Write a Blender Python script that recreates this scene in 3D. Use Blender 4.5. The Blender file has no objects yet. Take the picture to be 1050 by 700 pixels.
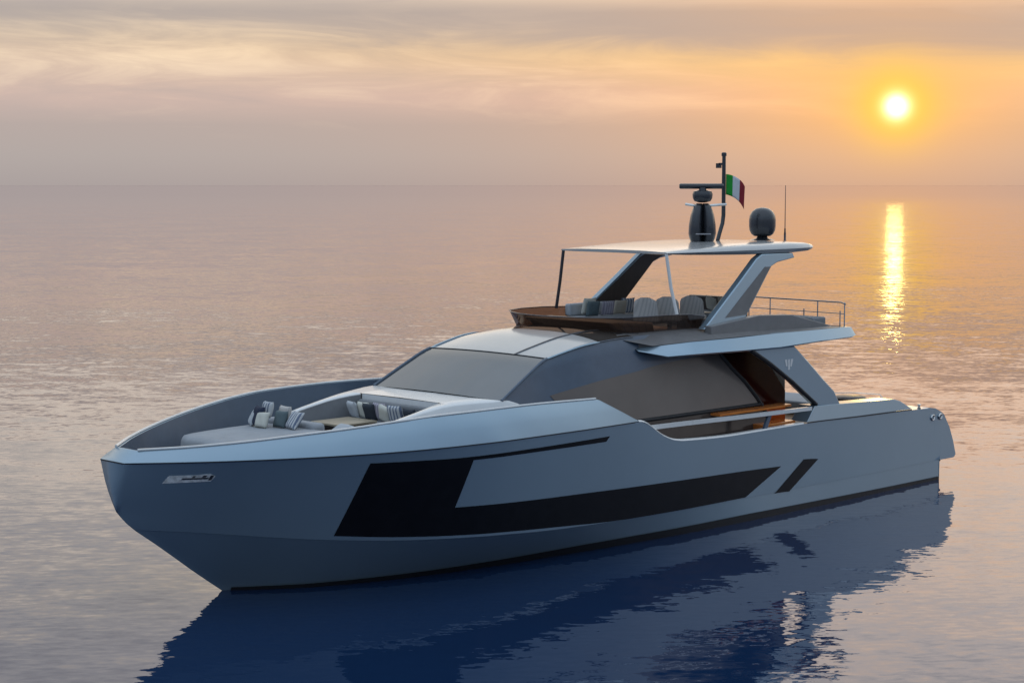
import bpy, bmesh, math, random
from mathutils import Vector, Matrix
random.seed(7)
S = bpy.context.scene
COL = S.collection

# ------------------------------------------------------------------ camera
# world frame: X towards the bow, Y to port, Z up, origin at the waterline of the transom
F_PX, PITCH = 1841.0, math.atan(160 / 1841.0)
cam = bpy.data.cameras.new('camera')
cam.sensor_width = 36.0
cam.lens = 36.0 * F_PX / 1050.0
cam.clip_start, cam.clip_end = 0.5, 200000.0
camo = bpy.data.objects.new('camera', cam)
COL.objects.link(camo)
c45 = math.sqrt(0.5)
RIGHT = Vector((-c45, c45, 0))
FH = Vector((-c45, -c45, 0))
FW = FH * math.cos(PITCH) - Vector((0, 0, 1)) * math.sin(PITCH)
UP = FH * math.sin(PITCH) + Vector((0, 0, 1)) * math.cos(PITCH)
m = Matrix((RIGHT, UP, -FW)).transposed().to_4x4()
m.translation = Vector((44.76, 30.31, 8.4))
camo.matrix_world = m
S.camera = camo

# ------------------------------------------------------------------ sun, sky, exposure
SUN_EL, SUN_OFF = math.radians(2.43), math.radians(12.0)      # height, angle right of the view axis
SUNH = FH * math.cos(SUN_OFF) + RIGHT * math.sin(SUN_OFF)
SUNR = RIGHT * math.cos(SUN_OFF) - FH * math.sin(SUN_OFF)
SUND = SUNH * math.cos(SUN_EL) + Vector((0, 0, math.sin(SUN_EL)))
sun = bpy.data.lights.new('sun', 'SUN')
sun.energy, sun.color, sun.angle = 0.06, (1.0, 0.66, 0.18), math.radians(0.53)
suno = bpy.data.objects.new('sun', sun)
suno.rotation_euler = SUND.to_track_quat('Z', 'Y').to_euler()
suno.location = SUND * 200
COL.objects.link(suno)
S.view_settings.view_transform = 'Standard'
S.view_settings.look = 'None'
S.view_settings.exposure = 0.0
S.view_settings.gamma = 1.0
S.view_settings.use_curve_mapping = False
S.cycles.max_bounces = 8
S.cycles.transparent_max_bounces = 12
S.cycles.sample_clamp_direct = 9.0
S.cycles.sample_clamp_indirect = 1.3
S.cycles.caustics_reflective = False
S.cycles.caustics_refractive = False


class NT:
    """tiny helper to write node maths as expressions"""
    def __init__(self, tree):
        self.t = tree
        tree.nodes.clear()

    def new(self, kind, **props):
        n = self.t.nodes.new(kind)
        for k, v in props.items():
            setattr(n, k, v)
        return n

    def put(self, sock, v):
        if isinstance(v, bpy.types.NodeSocket):
            self.t.links.new(v, sock)
        elif v is not None:
            try:
                sock.default_value = v
            except Exception:
                sock.default_value = (*v, 1.0)

    def m(self, op, a, b=None, c=None, clamp=False):
        n = self.new('ShaderNodeMath', operation=op, use_clamp=clamp)
        for s, v in zip(n.inputs, (a, b, c)):
            self.put(s, v)
        return n.outputs[0]

    def dot(self, a, v):
        n = self.new('ShaderNodeVectorMath', operation='DOT_PRODUCT')
        self.put(n.inputs[0], a)
        self.put(n.inputs[1], v)
        return n.outputs['Value']

    def comb(self, x, y, z):
        n = self.new('ShaderNodeCombineXYZ')
        for s, v in zip(n.inputs, (x, y, z)):
            self.put(s, v)
        return n.outputs[0]

    def ramp(self, f, stops, interp='LINEAR'):
        n = self.new('ShaderNodeValToRGB')
        e = n.color_ramp.elements
        while len(e) < len(stops):
            e.new(0.5)
        for el, (p, c) in zip(e, stops):
            el.position = p
            el.color = (*c, 1) if len(c) == 3 else c
        n.color_ramp.interpolation = interp
        self.put(n.inputs[0], f)
        return n.outputs[0]

    def smooth(self, x, a, b, lo=0.0, hi=1.0):
        n = self.new('ShaderNodeMapRange', interpolation_type='SMOOTHSTEP')
        for s, v in zip(n.inputs, (x, a, b, lo, hi)):
            self.put(s, v)
        return n.outputs[0]

    def mix(self, f, a, b, blend='MIX'):
        n = self.new('ShaderNodeMix', data_type='RGBA', blend_type=blend)
        n.clamp_factor = blend == 'MIX'
        self.put(n.inputs[0], f)
        self.put(n.inputs[6], a)
        self.put(n.inputs[7], b)
        return n.outputs[2]

    def noise(self, vec, scale, detail=3.0, rough=0.5, out=0, dist=0.0):
        n = self.new('ShaderNodeTexNoise')
        self.put(n.inputs['Vector'], vec)
        n.inputs['Scale'].default_value = scale
        n.inputs['Detail'].default_value = detail
        n.inputs['Roughness'].default_value = rough
        n.inputs['Distortion'].default_value = dist
        return n.outputs[out]


W = bpy.data.worlds.new('World')
S.world = W
W.use_nodes = True
w = NT(W.node_tree)
d = w.new('ShaderNodeTexCoord').outputs['Generated']
dz = w.dot(d, (0, 0, 1))
el = w.m('MULTIPLY', w.m('ARCSINE', dz), 57.2958)
ds = w.dot(d, SUNH)
dr = w.dot(d, SUNR)
az = w.m('MULTIPLY', w.m('ARCTAN2', dr, ds), 57.2958)
elp = w.m('ABSOLUTE', el)
f60 = w.m('DIVIDE', elp, 60.0, clamp=True)


def stops(l):
    return [(min(1, p / 60.0), c) for p, c in l]


# sky on the sun's side: lilac haze bank, peach veil, grey stratus, bright high cloud
front = w.ramp(f60, stops([
    (0.0, (.39, .352, .348)), (0.9, (.43, .388, .375)), (1.9, (.46, .395, .375)), (2.7, (.61, .47, .42)),
    (3.9, (.68, .53, .43)), (4.8, (.60, .50, .42)), (5.4, (.50, .44, .40)), (5.8, (.78, .66, .53)), (6.6, (1.34, 1.14, .90)), (10., (1.50, 1.36, 1.14)),
    (14., (1.44, 1.37, 1.25)), (22., (1.2, 1.17, 1.1)), (40., (.84, .93, 1.02)), (60., (.70, .85, 1.05))]))
back = w.ramp(f60, stops([
    (0.0, (.14, .20, .29)), (6.0, (.19, .27, .40)), (20., (.48, .64, .85)), (40., (.66, .83, 1.02)), (60., (.70, .85, 1.05))]))
side = w.smooth(ds, 0.0, 0.93)
dim = w.m('SUBTRACT', 1.0, w.m('MULTIPLY', w.smooth(el, 6.0, 12.0, 0.0, 0.36), w.smooth(az, -32.0, 4.0, 1.0, 0.0)))
front = w.mix(1.0, front, w.comb(dim, dim, dim), 'MULTIPLY')
base = w.mix(side, back, front)
# streaky clouds, stretched along the horizon
cv = w.comb(w.m('MULTIPLY', az, 0.055), w.m('MULTIPLY', w.m('ADD', el, w.m('MULTIPLY', az, 0.025)), 0.42), 0.0)
n1 = w.noise(cv, 1.0, 6.0, 0.56, dist=0.4)
cv2 = w.comb(w.m('MULTIPLY', az, 0.16), w.m('MULTIPLY', w.m('ADD', el, w.m('MULTIPLY', az, 0.02)), 1.1), 4.7)
n2 = w.noise(cv2, 1.0, 6.0, 0.62, dist=0.9)
cl = w.m('ADD', w.m('MULTIPLY', w.m('SUBTRACT', n1, 0.5), 1.5), w.m('MULTIPLY', w.m('SUBTRACT', n2, 0.5), 1.3))
band = w.m('MULTIPLY', w.smooth(elp, 1.2, 4.0), w.smooth(elp, 7.0, 15.0, 1.0, 0.15))
clf = w.m('MULTIPLY', cl, band)
base = w.mix(w.m('MULTIPLY', w.m('MAXIMUM', clf, 0.0), 1.9, clamp=True), base, (.40, .365, .37))
base = w.mix(w.m('MULTIPLY', w.m('MAXIMUM', w.m('MULTIPLY', clf, -1.0), 0.0), 2.1, clamp=True), base, (.95, .76, .56))
# the long grey stratus bank above the sun, low to the right and rising to the left
bank_c = w.m('SUBTRACT', 4.75, w.m('MULTIPLY', az, 0.026))
bank_d = w.m('DIVIDE', w.m('SUBTRACT', w.m('ADD', el, w.m('MULTIPLY', cl, 0.9)), bank_c), 0.85)
bank = w.m('EXPONENT', w.m('MULTIPLY', w.m('MULTIPLY', bank_d, bank_d), -1.0))
bank = w.m('MULTIPLY', bank, w.smooth(az, -26.0, -8.0, 0.72, 0.95))
bank = w.m('MULTIPLY', bank, w.smooth(az, 30.0, 60.0, 1.0, 0.0))
# glow round the sun
cosg = w.m('MINIMUM', w.dot(d, SUND), 1.0)
g = w.m('MULTIPLY', w.m('ARCCOSINE', cosg), 57.2958)
wide = w.m('EXPONENT', w.m('DIVIDE', g, -7.0))
ge = w.m('SQRT', w.m('ADD', w.m('MULTIPLY', w.m('MULTIPLY', az, az), 0.22), w.m('POWER', w.m('ABSOLUTE', w.m('SUBTRACT', el, 2.6)), 2.0)))
mid = w.m('EXPONENT', w.m('DIVIDE', ge, -2.1))
near = w.m('EXPONENT', w.m('MULTIPLY', w.m('MULTIPLY', g, g), -0.75))
core = w.m('EXPONENT', w.m('MULTIPLY', w.m('MULTIPLY', g, g), -7.0))
upw = w.smooth(el, 0.2, 2.6, 0.62, 1.0)


def addc(col, fac, c):
    return w.mix(1.0, col, w.mix(fac, (0, 0, 0), c), 'ADD')


warm = w.mix(1.0, base, (1.38, .96, .70), 'MULTIPLY')
base = w.mix(w.m('MULTIPLY', w.m('MULTIPLY', wide, w.smooth(el, 0.0, 3.2, 0.58, 1.0)), 1.15, clamp=True), base, warm)
st_d = w.m('DIVIDE', w.m('SUBTRACT', w.m('ADD', el, w.m('MULTIPLY', cl, 0.5)), w.m('SUBTRACT', 3.95, w.m('MULTIPLY', az, 0.020))), 0.75)
stk = w.m('MULTIPLY', w.m('EXPONENT', w.m('MULTIPLY', w.m('MULTIPLY', st_d, st_d), -1.0)), w.m('EXPONENT', w.m('DIVIDE', w.m('ABSOLUTE', az), -11.0)))
base = w.mix(w.m('MULTIPLY', stk, 0.95, clamp=True), base, (1.05, .68, .22))
base = w.mix(w.m('MULTIPLY', w.m('MULTIPLY', mid, upw), 1.0, clamp=True), base, (1.02, .53, .16))
base = w.mix(w.m('MULTIPLY', bank, 0.85), base, w.mix(wide, (.43, .375, .355), (.50, .355, .29)))
base = w.mix(w.m('MULTIPLY', near, 0.9), base, (1.06, .66, .06))
base = addc(base, core, (1.5, 1.4, 1.0))
disc = w.smooth(g, 0.02, 0.50, 1.0, 0.0)
base = addc(base, disc, (1.8, 1.7, .65))
sky = w.new('ShaderNodeTexSky', sky_type='NISHITA', sun_disc=False)
sky.sun_elevation = SUN_EL
sky.sun_rotation = math.atan2(SUNH.x, SUNH.y)
bgA = w.new('ShaderNodeBackground')
w.put(bgA.inputs[0], base)
bgA.inputs[1].default_value = 1.0
bgB = w.new('ShaderNodeBackground')
w.put(bgB.inputs[0], sky.outputs[0])
bgB.inputs[1].default_value = 0.003
add = w.new('ShaderNodeAddShader')
w.put(add.inputs[0], bgA.outputs[0])
w.put(add.inputs[1], bgB.outputs[0])
wo = w.new('ShaderNodeOutputWorld')
w.put(wo.inputs[0], add.outputs[0])
W.cycles.sampling_method = 'MANUAL'
W.cycles.sample_map_resolution = 2048

# ------------------------------------------------------------------ materials
MATS = {}


def mat(name, col, rough=0.5, metal=0.0, spec=0.5, coat=0.0, vary=0.06, vscale=3.0, bump=0.0, bscale=200.0, ior=1.45, rvary=1):
    if name in MATS:
        return MATS[name]
    M = bpy.data.materials.new(name)
    M.use_nodes = True
    n = NT(M.node_tree)
    p = n.new('ShaderNodeBsdfPrincipled')
    tc = n.new('ShaderNodeTexCoord').outputs['Object']
    v = n.noise(tc, vscale, 4.0, 0.6)
    lo = tuple(x * (1 - vary) for x in col)
    hi = tuple(min(1, x * (1 + vary)) for x in col)
    n.put(p.inputs['Base Color'], n.mix(n.smooth(v, 0.3, 0.7), lo, hi))
    p.inputs['Roughness'].default_value = rough
    if rvary:
        n.put(p.inputs['Roughness'], n.smooth(n.noise(tc, vscale * 2.3, 3.0), 0.25, 0.75, max(0.02, rough * 0.85), min(1, rough * 1.15)))
    p.inputs['Metallic'].default_value = metal
    p.inputs['Specular IOR Level'].default_value = spec
    p.inputs['IOR'].default_value = ior
    p.inputs['Coat Weight'].default_value = coat
    p.inputs['Coat Roughness'].default_value = 0.12
    if bump:
        b = n.new('ShaderNodeBump')
        b.inputs['Strength'].default_value = bump
        b.inputs['Distance'].default_value = 0.004
        n.put(b.inputs['Height'], n.noise(tc, bscale, 2.0))
        n.put(p.inputs['Normal'], b.outputs[0])
    o = n.new('ShaderNodeOutputMaterial')
    n.put(o.inputs[0], p.outputs[0])
    MATS[name] = M
    return M


def glass(name, tint, refl_rough=0.03, keep=1.0, body=None):
    """thin tinted pane: tinted see-through plus a fresnel reflection"""
    M = bpy.data.materials.new(name)
    M.use_nodes = True
    n = NT(M.node_tree)
    t = n.new('ShaderNodeBsdfTransparent')
    n.put(t.inputs[0], (*tint, 1))
    gl = n.new('ShaderNodeBsdfGlossy')
    gl.inputs['Roughness'].default_value = refl_rough
    fc = n.new('ShaderNodeLayerWeight').outputs['Facing']
    fr = n.m('ADD', 0.045, n.m('MULTIPLY', n.m('POWER', fc, 5.0), 0.95))
    mx = n.new('ShaderNodeMixShader')
    n.put(mx.inputs[0], n.m('MULTIPLY', fr, keep, clamp=True))
    through = t.outputs[0]
    if body:
        df = n.new('ShaderNodeBsdfDiffuse')
        n.put(df.inputs[0], (*body, 1))
        tl = n.new('ShaderNodeBsdfTranslucent')
        n.put(tl.inputs[0], (*body, 1))
        m1 = n.new('ShaderNodeMixShader')
        n.put(m1.inputs[1], df.outputs[0])
        n.put(m1.inputs[2], tl.outputs[0])
        m2 = n.new('ShaderNodeMixShader')
        m2.inputs[0].default_value = .35
        n.put(m2.inputs[1], through)
        n.put(m2.inputs[2], m1.outputs[0])
        through = m2.outputs[0]
    n.put(mx.inputs[1], through)
    n.put(mx.inputs[2], gl.outputs[0])
    o = n.new('ShaderNodeOutputMaterial')
    n.put(o.inputs[0], mx.outputs[0])
    return M


def screen(name, col):
    """translucent tinted screen that glows with the light behind it"""
    M = bpy.data.materials.new(name)
    M.use_nodes = True
    n = NT(M.node_tree)
    tc = n.new('ShaderNodeTexCoord').outputs['Object']
    v = n.smooth(n.noise(tc, 1.6, 3.0), .3, .7)
    c = n.mix(v, tuple(x * .8 for x in col), col)
    a = n.new('ShaderNodeBsdfTranslucent')
    b = n.new('ShaderNodeBsdfDiffuse')
    n.put(a.inputs[0], c)
    n.put(b.inputs[0], c)
    m1 = n.new('ShaderNodeMixShader')
    m1.inputs[0].default_value = .2
    n.put(m1.inputs[1], a.outputs[0])
    n.put(m1.inputs[2], b.outputs[0])
    g = n.new('ShaderNodeBsdfGlossy')
    g.inputs['Roughness'].default_value = .1
    m2 = n.new('ShaderNodeMixShader')
    m2.inputs[0].default_value = .05
    n.put(m2.inputs[1], m1.outputs[0])
    n.put(m2.inputs[2], g.outputs[0])
    o = n.new('ShaderNodeOutputMaterial')
    n.put(o.inputs[0], m2.outputs[0])
    return M


def wood(name, a, b, scale=3.0, rough=0.3, axis=0, planks=0.0):
    M = bpy.data.materials.new(name)
    M.use_nodes = True
    n = NT(M.node_tree)
    p = n.new('ShaderNodeBsdfPrincipled')
    tc = n.new('ShaderNodeTexCoord').outputs['Object']
    mp = n.new('ShaderNodeMapping')
    sc = [scale * 6] * 3
    sc[axis] = scale * 0.5
    mp.inputs['Scale'].default_value = sc
    n.put(mp.inputs[0], tc)
    v = n.noise(mp.outputs[0], 1.0, 5.0, 0.6, dist=0.6)
    c = n.mix(n.smooth(v, 0.3, 0.7), a, b)
    if planks:
        sx = n.new('ShaderNodeSeparateXYZ')
        n.put(sx.inputs[0], tc)
        fr = n.m('FRACT', n.m('DIVIDE', sx.outputs[1], planks))
        c = n.mix(n.m('LESS_THAN', fr, 0.07), c, (.02, .018, .016))
    n.put(p.inputs['Base Color'], c)
    p.inputs['Roughness'].default_value = rough
    o = n.new('ShaderNodeOutputMaterial')
    n.put(o.inputs[0], p.outputs[0])
    return M


PAINT = mat('silver_blue_paint', (.315, .415, .49), rough=.32, metal=.6, coat=.5, vary=.02, vscale=.5, rvary=0)
WHITE = mat('white_gelcoat', (.72, .715, .70), rough=.28, coat=.3, vary=.03, vscale=1.0)
ROOFW = mat('pearl_roof_paint', (.45, .45, .44), rough=.22, coat=.6, vary=.03, vscale=1.0)
DARKP = mat('slate_paint', (.075, .108, .155), rough=.35, coat=.4, vary=.05)
GREYP = mat('grey_recess_paint', (.16, .155, .155), rough=.5)
BOOT = mat('black_boot_paint', (.010, .010, .012), rough=.45)
SEAM = mat('black_rubber', (.012, .013, .016), rough=.6)
BGLASS = mat('black_hull_glass', (.006, .006, .008), rough=.06, spec=.35, vary=.2)
WSGLASS = mat('windscreen_glass', (.075, .08, .085), rough=.05, spec=.5, vary=.1, vscale=.7, ior=2.5)
SGLASS = mat('bronze_side_glass', (.165, .138, .122), rough=.16, spec=.45, vary=.08, vscale=.6)
REFLG = mat('roof_reflection_gloss', (.06, .052, .046), rough=.04, spec=.9)  # dark tone of the coaming mirrored in the pale roof
STEEL = mat('polished_steel', (.62, .61, .60), rough=.22, metal=1.0)
DSTEEL = mat('dark_steel', (.10, .10, .11), rough=.3, metal=.7)
PLATE = mat('brushed_plate', (.78, .77, .75), rough=.4, metal=.0, vary=.25, vscale=9)
GRAPH = mat('graphite_plastic', (.028, .030, .036), rough=.3, coat=.5, vary=.15)
CREAM = mat('pale_grey_upholstery', (.31, .325, .345), rough=.85, bump=.3)
GREYF = mat('grey_upholstery', (.22, .225, .235), rough=.9, bump=.3)
CHAR = mat('charcoal_fabric', (.035, .042, .055), rough=.95, bump=.4)
NAVY = mat('navy_fabric', (.02, .028, .055), rough=.95, bump=.4)
IVORY = mat('ivory_fabric', (.58, .57, .50), rough=.95, bump=.4)
SAND = mat('sand_fabric', (.42, .38, .31), rough=.95, bump=.4)
TEAL = mat('slate_green_fabric', (.10, .135, .145), rough=.95, bump=.4)
LGREY = mat('light_grey_fabric', (.44, .46, .48), rough=.95, bump=.4)
TEAK = wood('teak_deck', (.20, .115, .06), (.30, .18, .10), 3.0, .45, 0, 0.06)
VENEER = wood('varnished_veneer', (.055, .013, .007), (.115, .032, .014), 2.0, .22, 2)
GLOWOOD = wood('glow_orange_wood', (.56, .165, .035), (.70, .24, .06), 2.0, .14, 0)  # orange pushed up to carry the sun's glow by the cockpit door
AMBGLOW = screen('amber_glow_panel', (.92, .36, .10))  # for the added panel that glows like low sun in the cockpit
REDBR = screen('red_brown_screen', (.20, .045, .018))
PANE = mat('smoked_pane', (.17, .16, .155), rough=.1)
BROWNG = mat('dark_brown_gloss', (.065, .05, .044), rough=.15)
TABLEW = wood('light_oak_top', (.26, .215, .15), (.36, .30, .21), 3.0, .4, 0)
DARKW = wood('dark_walnut', (.035, .025, .02), (.06, .042, .032), 3.0, .4, 2)
COAMG = glass('bronze_tinted_glass', (.33, .245, .20), body=(.07, .042, .032))
CLEARG = glass('clear_pane', (.78, .74, .68))


def striped(name, a, b, freq, axis=0):
    M = bpy.data.materials.new(name)
    M.use_nodes = True
    n = NT(M.node_tree)
    p = n.new('ShaderNodeBsdfPrincipled')
    tc = n.new('ShaderNodeTexCoord').outputs['Object']
    sx = n.new('ShaderNodeSeparateXYZ')
    n.put(sx.inputs[0], tc)
    wob = n.m('MULTIPLY', n.m('SUBTRACT', n.noise(tc, 60, 2), 0.5), 0.15)
    f = n.m('FRACT', n.m('ADD', n.m('MULTIPLY', sx.outputs[axis], freq), wob))
    n.put(p.inputs['Base Color'], n.mix(n.m('LESS_THAN', f, 0.42), a, b))
    p.inputs['Roughness'].default_value = .95
    o = n.new('ShaderNodeOutputMaterial')
    n.put(o.inputs[0], p.outputs[0])
    return M


STRIPE = striped('navy_striped_fabric', (.52, .53, .53), (.14, .17, .24), 11.0)
FINE = striped('fine_striped_fabric', (.52, .49, .46), (.42, .40, .38), 22.0)
LILAC = striped('lilac_striped_fabric', (.40, .37, .42), (.25, .23, .28), 14.0)


# ------------------------------------------------------------------ mesh helpers
def obj(name, verts, faces, material, parent=None, smooth=35, bevel=0.0, segs=2, mats=None, fmat=None):
    me = bpy.data.meshes.new(name)
    me.from_pydata([tuple(v) for v in verts], [], faces)
    bm = bmesh.new()
    bm.from_mesh(me)
    bmesh.ops.remove_doubles(bm, verts=bm.verts, dist=1e-5)
    bmesh.ops.recalc_face_normals(bm, faces=bm.faces)
    bm.to_mesh(me)
    bm.free()
    for mm in (mats or [material]):
        me.materials.append(mm)
    if fmat:
        for p, i in zip(me.polygons, fmat):
            p.material_index = i
    o = bpy.data.objects.new(name, me)
    COL.objects.link(o)
    if parent:
        o.parent = parent
    if smooth:
        for p in me.polygons:
            p.use_smooth = True
        me.set_sharp_from_angle(angle=math.radians(smooth))
    if bevel:
        b = o.modifiers.new('bevel', 'BEVEL')
        b.width, b.segments, b.limit_method, b.angle_limit = bevel, segs, 'ANGLE', math.radians(30)
        b.harden_normals = False
    return o


class MB:
    def __init__(self):
        self.v, self.f = [], []

    def add(self, v, f):
        k = len(self.v)
        self.v += [tuple(x) for x in v]
        self.f += [tuple(i + k for i in q) for q in f]
        return self

    def box(self, a, b):
        x0, y0, z0 = a
        x1, y1, z1 = b
        v = [(x0, y0, z0), (x1, y0, z0), (x1, y1, z0), (x0, y1, z0), (x0, y0, z1), (x1, y0, z1), (x1, y1, z1), (x0, y1, z1)]
        return self.add(v, [(0, 3, 2, 1), (4, 5, 6, 7), (0, 1, 5, 4), (1, 2, 6, 5), (2, 3, 7, 6), (3, 0, 4, 7)])

    def grid(self, rows, closed=False):
        k = len(rows[0])
        v = [p for r in rows for p in r]
        f = []
        for i in range(len(rows) - 1):
            for j in range(k if closed else k - 1):
                a, b = i * k + j, i * k + (j + 1) % k
                f.append((a, b, b + k, a + k))
        return self.add(v, f)

    def prism(self, A, B):
        """closed solid between two matching polygons"""
        k = len(A)
        f = [tuple(range(k - 1, -1, -1)), tuple(range(k, 2 * k))]
        for i in range(k):
            j = (i + 1) % k
            f.append((i, j, j + k, i + k))
        return self.add(list(A) + list(B), f)

    def tube(self, pts, r, n=10, caps=True):
        pts = [Vector(p) for p in pts]
        rs = r if isinstance(r, (list, tuple)) else [r] * len(pts)
        rows = []
        for i, p in enumerate(pts):
            t = (pts[min(i + 1, len(pts) - 1)] - pts[max(i - 1, 0)]).normalized()
            a = t.cross(Vector((0, 0, 1)))
            if a.length < 0.05:
                a = t.cross(Vector((1, 0, 0)))
            a.normalize()
            b = t.cross(a)
            rows.append([p + (a * math.cos(2 * math.pi * k / n) + b * math.sin(2 * math.pi * k / n)) * rs[i] for k in range(n)])
        self.grid(rows, True)
        if caps:
            k0 = len(self.v) - n * len(rows)
            self.f.append(tuple(range(k0, k0 + n)))
            self.f.append(tuple(range(len(self.v) - n, len(self.v))))
        return self

    def lathe(self, prof, c, n=28):
        rows = [[(c[0] + r * math.cos(2 * math.pi * k / n), c[1] + r * math.sin(2 * math.pi * k / n), c[2] + z) for k in range(n)] for r, z in prof]
        self.grid(rows, True)
        k0 = len(self.v) - n * len(rows)
        self.f.append(tuple(range(k0, k0 + n)))
        self.f.append(tuple(range(len(self.v) - n, len(self.v))))
        return self

    def mirror(self):
        k = len(self.v)
        self.v += [(x, -y, z) for x, y, z in self.v]
        self.f += [tuple(i + k for i in reversed(q)) for q in self.f]
        return self

    def build(self, name, material, parent=None, **kw):
        return obj(name, self.v, self.f, material, parent, **kw)

    def pair(self, name, material, parent=None, **kw):
        """the port piece and its starboard twin, each a mesh of its own"""
        ps = parent if isinstance(parent, (list, tuple)) else [parent, parent]
        a = obj(name, self.v, self.f, material, ps[0], **kw)
        b = obj(name, [(x, -y, z) for x, y, z in self.v], [tuple(reversed(q)) for q in self.f], material, ps[1], **kw)
        return [a, b]


def lin(tab, x):
    """smooth (monotone-ish cubic) interpolation through a table of (x, y)"""
    t = sorted(tab)
    if x <= t[0][0]:
        (a, p), (b, q) = t[0], t[1]
        return p + (q - p) * (x - a) / (b - a)
    if x >= t[-1][0]:
        (a, p), (b, q) = t[-2], t[-1]
        return q + (q - p) * (x - b) / (b - a)
    for i in range(len(t) - 1):
        if t[i][0] <= x <= t[i + 1][0]:
            break
    (a, p), (b, q) = t[i], t[i + 1]
    h = b - a

    def slope(k):
        if k == 0 or k == len(t) - 1:
            k0 = min(max(k, 0), len(t) - 2)
            return (t[k0 + 1][1] - t[k0][1]) / (t[k0 + 1][0] - t[k0][0])
        s0 = (t[k][1] - t[k - 1][1]) / (t[k][0] - t[k - 1][0])
        s1 = (t[k + 1][1] - t[k][1]) / (t[k + 1][0] - t[k][0])
        return 0.0 if s0 * s1 <= 0 else 2 * s0 * s1 / (s0 + s1)
    s = (x - a) / h
    return (p * (1 + 2 * s) * (1 - s) ** 2 + slope(i) * h * s * (1 - s) ** 2 + q * s * s * (3 - 2 * s) + slope(i + 1) * h * s * s * (s - 1))


def thing(name, label, cat, group=None, loc=(0, 0, 0)):
    o = bpy.data.objects.new(name, None)
    COL.objects.link(o)
    o.location = loc
    o['label'], o['category'] = label, cat
    if group:
        o['group'] = group
    return o


def tag(o, label, cat, group=None):
    o['label'], o['category'] = label, cat
    if group:
        o['group'] = group
    return o


# ------------------------------------------------------------------ sea
def make_sea():
    M = bpy.data.materials.new('sea_water')
    M.use_nodes = True
    n = NT(M.node_tree)
    pos = n.new('ShaderNodeNewGeometry').outputs['Position']

    def layer(scale, turn, stretch, detail, rough, z):
        """slopes of one wave train: crests run across the view, turned a little"""
        ca, sa = math.cos(turn), math.sin(turn)
        along, across = RIGHT * ca + FH * sa, FH * ca - RIGHT * sa
        vec = n.comb(n.m('MULTIPLY', n.dot(pos, along), scale / stretch), n.m('MULTIPLY', n.dot(pos, across), scale), z)
        c = n.noise(vec, 1.0, detail, rough, out=1)
        s = n.new('ShaderNodeSeparateColor')
        n.put(s.inputs[0], c)
        return n.m('SUBTRACT', s.outputs[0], 0.5), n.m('SUBTRACT', s.outputs[1], 0.5)
    a = layer(0.16, 0.35, 1.4, 2.0, 0.5, 0.0)
    b = layer(0.95, -0.2, 2.0, 3.0, 0.6, 3.7)
    c = layer(5.0, 0.1, 2.2, 3.0, 0.6, 9.1)
    patch = n.smooth(n.noise(pos, 0.05, 3.0, 0.55), 0.34, 0.66, 0.7, 1.3)
    far = n.new('ShaderNodeVectorMath', operation='LENGTH')
    n.put(far.inputs[0], pos)
    calm = n.smooth(far.outputs['Value'], 150.0, 1500.0, 1.0, 0.06)      # smoother water further out
    A, B, C_ = WAVES

    def tot(i):
        x = n.m('ADD', n.m('MULTIPLY', a[i], A), n.m('MULTIPLY', n.m('ADD', n.m('MULTIPLY', b[i], B), n.m('MULTIPLY', c[i], C_)), patch))
        return n.m('MULTIPLY', x, calm)
    v = n.comb(tot(0), tot(1), 1.0)
    nm = n.new('ShaderNodeVectorMath', operation='NORMALIZE')
    n.put(nm.inputs[0], v)
    body = n.new('ShaderNodeBsdfDiffuse')
    body.inputs[0].default_value = (.007, .024, .068, 1)
    gl = n.new('ShaderNodeBsdfGlossy')
    gl.inputs['Color'].default_value = (.955, .935, .955, 1)
    gl.inputs['Roughness'].default_value = 0.0
    n.put(gl.inputs['Normal'], nm.outputs[0])
    fr = n.new('ShaderNodeFresnel')
    fr.inputs['IOR'].default_value = 1.44
    n.put(fr.inputs['Normal'], nm.outputs[0])
    p = n.new('ShaderNodeMixShader')
    n.put(p.inputs[0], fr.outputs[0])
    n.put(p.inputs[1], body.outputs[0])
    n.put(p.inputs[2], gl.outputs[0])
    o = n.new('ShaderNodeOutputMaterial')
    n.put(o.inputs[0], p.outputs[0])
    xs = [-90000, -20000, -4000, -800, -200, 0, 200, 800, 4000, 20000, 90000]
    ob = MB().grid([[(x, y, 0) for y in xs] for x in xs]).build('sea', M, smooth=0)
    if ob.data.polygons[0].normal.z < 0:
        ob.data.flip_normals()
    ob['kind'] = 'structure'
    ob['label'] = 'calm rippled sea reflecting the sunset'


WAVES = (0.036, 0.086, 0.115)
make_sea()

# ------------------------------------------------------------------ the yacht
Y = thing('motor_yacht', 'silver grey motor yacht with flybridge and hardtop on calm sea', 'yacht')

WLY = [(0, 2.895), (4, 2.985), (8, 3.0), (11, 2.93), (13.2, 2.75), (15.4, 2.50), (17.4, 2.24), (19.1, 1.90), (20.5, 1.47), (21.65, .96), (22.31, .51), (23.0, 0.0), (24.1, -.66), (25.1, -1.3), (25.7, -1.7)]
CHY = [(0, 2.90), (4, 2.99), (8, 3.01), (12, 3.08), (16, 3.08), (18, 3.0), (19, 2.84), (20, 2.56), (21, 2.20), (22, 1.74), (23, 1.16), (24, .56), (24.5, .30), (25.1, 0.0), (25.7, -.25)]
CHZ = [(0, .57), (8, .60), (12, .66), (14, .69), (16, .76), (18, .88), (19, .94), (20, 1.0), (21, 1.08), (22, 1.18), (23, 1.30), (24, 1.43), (25.1, 1.56), (25.7, 1.62)]
KNY = [(0, 2.95), (4, 3.08), (8, 3.2), (12, 3.33), (14, 3.42), (16, 3.48), (18, 3.47), (19, 3.385), (20, 3.235), (21, 2.985), (22, 2.625), (23, 2.16), (24, 1.59), (24.5, 1.25), (25, .88), (25.3, .64), (25.58, .42)]
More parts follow.
